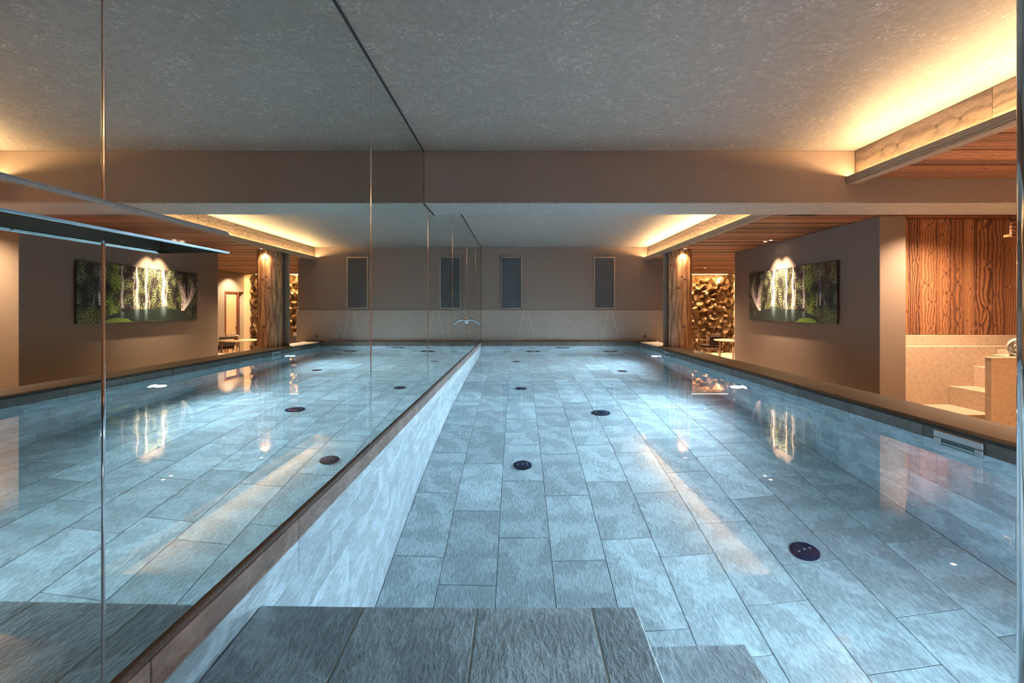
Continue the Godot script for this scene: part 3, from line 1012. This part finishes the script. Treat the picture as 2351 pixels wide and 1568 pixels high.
# ------------------------------------------------------------------ lounge beyond
func build_lounge() -> void:
	var w := setting("wall_lounge", "bronze relief wall of small pyramids closing the lounge")
	blk("backing", w, 3.6, 8.4, DECK, CEIL, 17.92, 18.1, M.paint)
	var st := begin()
	var r := RandomNumberGenerator.new()
	r.seed = 17
	var nx := 42
	var ny := 28
	var pts := []
	for j in ny + 1:
		for i in nx + 1:
			pts.append(P(3.7 + 4.5 * (i + (0.5 if j % 2 == 1 and i < nx and i > 0 else 0.0)) / nx + r.randf_range(-0.03, 0.03), DECK + (WOODY - DECK - 0.04) * j / ny + r.randf_range(-0.03, 0.03) + 0.01, 17.88 - [0.0, 0.03, 0.10, 0.17][r.randi() % 4]))
	for j in ny:
		for i in nx:
			var a := j * (nx + 1) + i
			var flip := j % 2 == 1
			var tris := [[a, a + 1, a + nx + 1], [a + 1, a + nx + 2, a + nx + 1]] if not flip else [[a, a + 1, a + nx + 2], [a, a + nx + 2, a + nx + 1]]
			for t in tris:
				poly(st, [pts[t[0]], pts[t[1]], pts[t[2]]], Vector3(0, 0, 1), [Vector2.ZERO, Vector2.RIGHT, Vector2.DOWN])
	var rel := put("relief_facets", st.commit(), M.gold, w, Vector3.ZERO)
	rel.set_meta("kind", "stuff")
	var wash := thing("wash_light", "slim light slot washing down over the bronze relief wall", "light slot", P(6.5, WOODY, 17.5))
	blk("slot_frame", wash, 5.2, 7.9, WOODY - 0.01, WOODY + 0.01, 17.42, 17.58, M.pale_wood, 0.002)
	blk("led_strip", wash, 5.25, 7.85, WOODY - 0.013, WOODY - 0.010, 17.47, 17.53, M.led, 0.0005)
	area(wash, P(6.55, WOODY - 0.02, 17.5), Vector3(0, -1, -0.25), Vector3(1, 0, 0), Vector2(2.6, 0.05), WARM, 5.5)
	downlight("added recessed spot above the round lounge table", 6.0, 15.0, P(6.3, -0.7, 15.2), 8.0, 60, 1.0)  # added spot without a known fixture, for more warm bounce light
	downlight("recessed spot lighting the lounge door", 7.6, 16.4, P(8.2, 0.3, 16.5), 3.5, 55)
	# side wall with a door
	var sw := setting("wall_lounge_side", "plastered side wall of the lounge around the door")
	blk("wall_panel", sw, 8.2, 8.4, DECK, CEIL, 17.35, 17.95, M.stone)
	blk("lintel_panel", sw, 8.2, 8.4, 1.55, CEIL, 16.2, 17.35, M.paint)
	var dr := setting("door_1", "tan lounge door in a reddish brown frame")
	blk("leaf", dr, 8.24, 8.28, DECK, 1.50, 16.3, 16.95, M.door)
	blk("jamb", dr, 8.19, 8.30, DECK, 1.55, 16.95, 17.02, M.door_frame)
	blk("jamb", dr, 8.19, 8.30, DECK, 1.55, 16.2, 16.28, M.door_frame)
	blk("head", dr, 8.19, 8.30, 1.50, 1.55, 16.28, 16.95, M.door_frame)
	blk("reveal_panel", dr, 8.36, 8.4, DECK, 1.55, 17.02, 17.35, M.fabric)
	blk("handle", dr, 8.19, 8.24, 0.30, 0.32, 16.86, 16.92, M.steel)
	# round table
	var t := thing("lounge_table", "round pale wooden lounge table on tapered legs", "table", P(6.65, DECK, 14.35))
	put("table_top", lathe_mesh([Vector2(0, -0.035), Vector2(0.56, -0.035), Vector2(0.60, -0.02), Vector2(0.60, -0.005), Vector2(0.595, 0), Vector2(0, 0)], 48), M.furniture, t, P(6.65, -0.005, 14.35))
	for k in 4:
		var a := PI / 4 + k * PI / 2 + 0.25
		put("leg", lathe_mesh([Vector2(0, 0), Vector2(0.022, 0), Vector2(0.036, 0.68), Vector2(0, 0.68)], 12), M.furniture, t, P(6.65 + cos(a) * 0.42, DECK, 14.35 + sin(a) * 0.42))
	var cn := thing("candle_box", "small square wooden candle box on the round table", "candle box", P(6.7, -0.005, 14.4))
	for k in 4:
		var a := k * PI / 2
		var o := put("side", box_mesh(Vector3(0.13, 0.12, 0.012)), M.furniture, cn, P(6.7 + sin(a) * 0.06, 0.055, 14.4 + cos(a) * 0.06))
		o.rotation.y = -a
	put("candle", lathe_mesh([Vector2(0, 0), Vector2(0.035, 0), Vector2(0.035, 0.14), Vector2(0.028, 0.145), Vector2(0, 0.143)], 20), M.white, cn, P(6.7, -0.004, 14.4))
	# low bench table
	var lt := thing("low_table", "low oval pale wooden side table in front of the lounge door", "side table", P(6.75, DECK, 13.3))
	put("table_top", lathe_mesh([Vector2(0, -0.03), Vector2(0.38, -0.03), Vector2(0.40, -0.015), Vector2(0.395, 0), Vector2(0, 0)], 40), M.furniture, lt, P(6.75, -0.33, 13.3))
	for k in 3:
		var a := k * TAU / 3 + 0.4
		put("leg", lathe_mesh([Vector2(0, 0), Vector2(0.018, 0), Vector2(0.028, 0.36), Vector2(0, 0.36)], 12), M.furniture, lt, P(6.75 + cos(a) * 0.25, DECK, 13.3 + sin(a) * 0.25))
	# chairs
	var spots := [[6.35, 15.5, PI + 0.3, "dark cushioned chair with striped slatted back between the round table and the relief wall"], [7.62, 15.2, 2.2, "dark cushioned chair with striped slatted back between the round table and the lounge door"], [5.35, 15.9, -2.4, "dark cushioned chair with striped slatted back standing apart near the relief wall"]]
	for s in spots:
		var c := thing("lounge_chair", s[3], "chair", P(s[0], DECK, s[1]), "lounge chairs")
		put("seat_cushion", box_mesh(Vector3(0.48, 0.08, 0.46), 0.02), M.fabric, c, P(s[0], DECK + 0.44, s[1]))
		put("seat_frame", box_mesh(Vector3(0.50, 0.04, 0.48), 0.008), M.furniture, c, P(s[0], DECK + 0.38, s[1]))
		for k in 4:
			var sx: float = [-1, 1, 1, -1][k]
			var sz: float = [-1, -1, 1, 1][k]
			put("leg", lathe_mesh([Vector2(0, 0), Vector2(0.014, 0), Vector2(0.021, 0.36), Vector2(0, 0.36)], 10), M.furniture, c, P(s[0] + 0.21 * sx, DECK, s[1] + 0.2 * sz))
		for k in 7:
			var fx := -0.24 + 0.08 * k
			var bow := 0.10 * (1.0 - pow(fx / 0.26, 2.0))
			var o := put("back_slat", box_mesh(Vector3(0.042, 0.40, 0.014), 0.004), M.stripe, c, P(s[0] + fx, DECK + 0.66, s[1] + 0.16 + bow))
			o.rotation.x = -0.12
		var pad := put("back_pad", box_mesh(Vector3(0.50, 0.30, 0.03), 0.01), M.fabric, c, P(s[0], DECK + 0.62, s[1] + 0.30))
		pad.rotation.x = -0.12
		for sx in [-1.0, 1.0]:
			put("armrest", tube_mesh([Vector3(0.26 * sx, 0.64, 0.15), Vector3(0.27 * sx, 0.64, 0.0), Vector3(0.25 * sx, 0.65, -0.22), Vector3(0.20 * sx, 0.72, -0.27)], 0.018, 10), M.furniture, c, P(s[0], DECK, s[1]))
			put("arm_post", tube_mesh([Vector3(0.25 * sx, 0.38, 0.15), Vector3(0.26 * sx, 0.64, 0.15)], 0.015, 8), M.furniture, c, P(s[0], DECK, s[1]))
		c.rotation.y = s[2]

# ------------------------------------------------------------------ pool fittings
func build_fittings() -> void:
	# underwater lamps
	var names := ["round underwater lamp next to the near skimmer", "round glowing underwater lamp in the pool wall below the waterfall picture", "round glowing underwater lamp in the pool wall below the log column"]
	var ds := [2.2, 6.375, 10.1]
	for k in 3:
		var o := thing("pool_lamp", names[k], "pool lamp", P(RW, -0.6, ds[k]), "underwater lamps")
		var ring := put("bezel", lathe_mesh([Vector2(0.085, 0.0), Vector2(0.13, 0.0), Vector2(0.128, 0.012), Vector2(0.118, 0.018), Vector2(0.09, 0.018), Vector2(0.085, 0.01)], 40), M.steel, o, P(RW, -0.6, ds[k]))
		ring.rotation.z = PI / 2
		var lens := put("lens", lathe_mesh([Vector2(0, 0.022), Vector2(0.05, 0.02), Vector2(0.086, 0.012), Vector2(0.086, 0.002), Vector2(0, 0.002)], 32), M.pool_lens, o, P(RW, -0.6, ds[k]))
		lens.rotation.z = PI / 2
		spot(o, P(RW - 0.12, -0.6, ds[k]), P(0, -0.75, ds[k]), POOLC, [1.45, 4.6, 4.6][k], 88, 0.07, 1.0)
	var nl := thing("pool_lamp", "added unseen round underwater lamp in the end wall beside the entry steps", "pool lamp", P(1.7, -0.6, -0.4), "underwater lamps")  # added lamp, out of view, to brighten the right pool wall
	var nr := put("bezel", lathe_mesh([Vector2(0.085, 0.0), Vector2(0.13, 0.0), Vector2(0.128, 0.012), Vector2(0.118, 0.018), Vector2(0.09, 0.018), Vector2(0.085, 0.01)], 40), M.steel, nl, P(1.7, -0.6, -0.4))
	nr.rotation.x = -PI / 2
	var ne := put("lens", lathe_mesh([Vector2(0, 0.022), Vector2(0.05, 0.02), Vector2(0.086, 0.012), Vector2(0.086, 0.002), Vector2(0, 0.002)], 32), M.pool_lens, nl, P(1.7, -0.6, -0.4))
	ne.rotation.x = -PI / 2
	spot(nl, P(1.7, -0.6, -0.28), P(2.2, -0.7, 3.0), POOLC, 2.9, 88, 0.07, 1.0)
	# skimmers
	var sk := [[3.29, "brushed steel skimmer frame in the pool wall beside the stone stairs"], [9.66, "brushed steel skimmer frame in the pool wall next to the log column"]]
	for s in sk:
		var d: float = s[0]
		var o := thing("skimmer", s[1], "skimmer", P(RW, -0.12, d), "skimmers in the pool wall")
		var x0 := RW - 0.016
		blk("frame_rail", o, x0, RW, 0.025, 0.075, d - 0.185, d + 0.185, M.steel, 0.006)
		blk("frame_rail", o, x0, RW, -0.12, -0.085, d - 0.185, d + 0.185, M.steel, 0.006)
		blk("frame_stile", o, x0, RW, -0.085, 0.025, d - 0.185, d - 0.125, M.steel, 0.006)
		blk("frame_stile", o, x0, RW, -0.085, 0.025, d + 0.125, d + 0.185, M.steel, 0.006)
		blk("back_plate", o, RW - 0.004, RW, -0.085, 0.025, d - 0.125, d + 0.125, M.teal, 0.001)
		var fl := blk("flap", o, RW - 0.012, RW - 0.005, -0.07, 0.0, d - 0.12, d + 0.12, M.steel, 0.002)
		fl.rotation.z = 0.08
	# floor inlets
	var nz := [[0.06, 4.82, "small dark round inlet in the pool floor closest to the drain on the mirror side"], [2.08, 3.40, "small dark round inlet in the pool floor in front of the near skimmer"], [0.07, 7.75, "small dark round inlet in the pool floor between two others along the mirror"], [2.09, 9.29, "small dark round inlet in the pool floor in front of the far skimmer"], [0.0, 10.64, "small dark round inlet in the pool floor nearest the end wall"]]
	for s in nz:
		var o := thing("floor_inlet", s[2], "inlet", P(s[0], -1.9, s[1]), "inlets in the pool floor")
		put("dome", lathe_mesh([Vector2(0.095, 0.0), Vector2(0.096, 0.012), Vector2(0.088, 0.020), Vector2(0.05, 0.028), Vector2(0, 0.031)], 40), M.navy, o, P(s[0], -1.9, s[1]))
		for k in 3:
			put("screw", lathe_mesh([Vector2(0.008, 0), Vector2(0.008, 0.004), Vector2(0, 0.005)], 10), M.chrome, o, P(s[0] + (k - 1) * 0.045, -1.871 - 0.003 * absf(k - 1), s[1] + (k - 1) * 0.01))
	var dr := thing("floor_drain", "large dark round slotted drain in the middle of the pool floor", "drain", P(1.14, -1.9, 6.36))
	put("dome", lathe_mesh([Vector2(0.122, 0.0), Vector2(0.123, 0.012), Vector2(0.112, 0.022), Vector2(0.06, 0.03), Vector2(0, 0.033)], 48), M.navy, dr, P(1.14, -1.9, 6.36))
	for k in 12:
		var a := TAU * k / 12
		var o := put("slot", box_mesh(Vector3(0.012, 0.004, 0.036), 0.001), M.steel, dr, P(1.14 + sin(a) * 0.078, -1.872, 6.36 - cos(a) * 0.078))
		o.rotation.y = -a
	# wall jets in the end wall
	var jets := [[0.42, -1.34, 0.19, "large round jet plate low in the end wall on the mirror side"], [2.39, -1.34, 0.19, "large round jet plate low in the end wall on the walkway side"], [1.17, -0.45, 0.19, "large round jet plate just under the waterline of the end wall"], [-0.25, -1.38, 0.095, "small round jet plate low in the end wall next to the mirror"], [0.38, -0.52, 0.07, "small round control plate under the waterline of the end wall"]]
	for j in jets:
		var o := thing("wall_jet", j[3], "jet", P(j[0], j[1], 12.0), "jets in the end wall")
		var pl := put("plate", lathe_mesh([Vector2(j[2], 0.0), Vector2(j[2], 0.010), Vector2(j[2] * 0.9, 0.018), Vector2(0, 0.022)], 40), M.navy, o, P(j[0], j[1], 12.0))
		pl.rotation.x = PI / 2
		var no := put("nozzle", lathe_mesh([Vector2(j[2] * 0.35, 0.0), Vector2(j[2] * 0.33, 0.02), Vector2(j[2] * 0.2, 0.02), Vector2(j[2] * 0.18, 0.005), Vector2(0, 0.005)], 24), M.steel, o, P(j[0], j[1], 11.98))
		no.rotation.x = PI / 2
	# cascade spout: a long polished channel fixed to the mirror, open below
	var cs := thing("cascade_spout", "long polished chrome cascade spout mounted on the mirror above the steps", "water spout", P(MIR, 1.126, 0.95))
	var sec := [Vector2(MIR, 1.192), Vector2(-0.842, 1.192), Vector2(-0.834, 1.1895), Vector2(-0.8285, 1.184), Vector2(-0.826, 1.176), Vector2(-0.826, 1.131), Vector2(-0.8275, 1.1268), Vector2(-0.831, 1.1255), Vector2(-0.8345, 1.1268), Vector2(-0.836, 1.131), Vector2(-0.836, 1.176), Vector2(-0.838, 1.1805), Vector2(-0.842, 1.182), Vector2(MIR, 1.182)]
	put("channel", extrude(sec, 0.50, 1.349), M.chrome, cs, Vector3.ZERO)
	var endp := [Vector2(MIR, 1.192), Vector2(-0.842, 1.192), Vector2(-0.834, 1.1895), Vector2(-0.8285, 1.184), Vector2(-0.826, 1.176), Vector2(-0.826, 1.131), Vector2(-0.829, 1.126), Vector2(MIR, 1.126)]
	put("end_cap", extrude(endp, 1.349, 1.355), M.chrome, cs, Vector3.ZERO)
	put("end_cap", extrude(endp, 0.494, 0.50), M.chrome, cs, Vector3.ZERO)
	var inner := [Vector2(MIR + 0.001, 1.1815), Vector2(-0.8425, 1.1815), Vector2(-0.8385, 1.180), Vector2(-0.8365, 1.176), Vector2(-0.8365, 1.134), Vector2(-0.839, 1.134), Vector2(-0.839, 1.175), Vector2(-0.843, 1.179), Vector2(MIR + 0.001, 1.179)]  # added brown skin imitating reflections inside the polished channel
	put("added_liner", extrude(inner, 0.501, 1.348), M.reflection_brown, cs, Vector3.ZERO)
	# small spout far along the mirror
	var sp := thing("wall_spout", "small chrome water spout bending down from the mirror near the end wall", "water spout", P(MIR, 0.74, 8.72))
	put("tube", tube_mesh([P(MIR, 0.755, 8.72), P(MIR + 0.10, 0.755, 8.72), P(MIR + 0.135, 0.748, 8.72), P(MIR + 0.165, 0.733, 8.72), P(MIR + 0.25, 0.675, 8.72)], 0.022, 16), M.chrome, sp, Vector3.ZERO)
	var fg := put("flange", lathe_mesh([Vector2(0, 0.03), Vector2(0.045, 0.026), Vector2(0.055, 0.012), Vector2(0.055, 0.0), Vector2(0, 0)], 28), M.chrome, sp, P(MIR, 0.755, 8.72))
	fg.rotation.z = -PI / 2
	fg.scale = Vector3(1.45, 1.0, 0.75)
	# upright handrail by the steps
	var hr := thing("handrail_post", "polished chrome upright post rising out of the entry steps", "handrail", P(0.672, -0.45, 0.6))
	put("post", tube_mesh([P(0.672, -0.44, 0.6), P(0.672, 2.54, 0.6)], 0.024, 28), M.chrome, hr, Vector3.ZERO)
	put("foot_plate", lathe_mesh([Vector2(0, 0.01), Vector2(0.05, 0.01), Vector2(0.055, 0.0), Vector2(0, 0)], 28), M.chrome, hr, P(0.672, -0.449, 0.6))

# a flat section (x, y) drawn out along depth
func extrude(sec: Array, d0: float, d1: float) -> Mesh:
	var st := begin()
	var n := sec.size()
	var ar := 0.0
	for i in n:
		ar += sec[i].x * sec[(i + 1) % n].y - sec[(i + 1) % n].x * sec[i].y
	for i in n:
		var a: Vector2 = sec[i]
		var b: Vector2 = sec[(i + 1) % n]
		var o := Vector2(b.y - a.y, a.x - b.x) * signf(ar)
		poly(st, [P(a.x, a.y, d0), P(b.x, b.y, d0), P(b.x, b.y, d1), P(a.x, a.y, d1)], Vector3(o.x, o.y, 0), [Vector2.ZERO, Vector2.RIGHT, Vector2.ONE, Vector2.DOWN])
	var tri := Geometry2D.triangulate_polygon(PackedVector2Array(sec))
	for k in range(0, tri.size(), 3):
		for e in [[d0, 1.0], [d1, -1.0]]:
			var q := []
			for j in 3:
				q.append(P(sec[tri[k + j]].x, sec[tri[k + j]].y, e[0]))
			poly(st, q, Vector3(0, 0, e[1]), [Vector2.ZERO, Vector2.RIGHT, Vector2.DOWN])
	return st.commit()
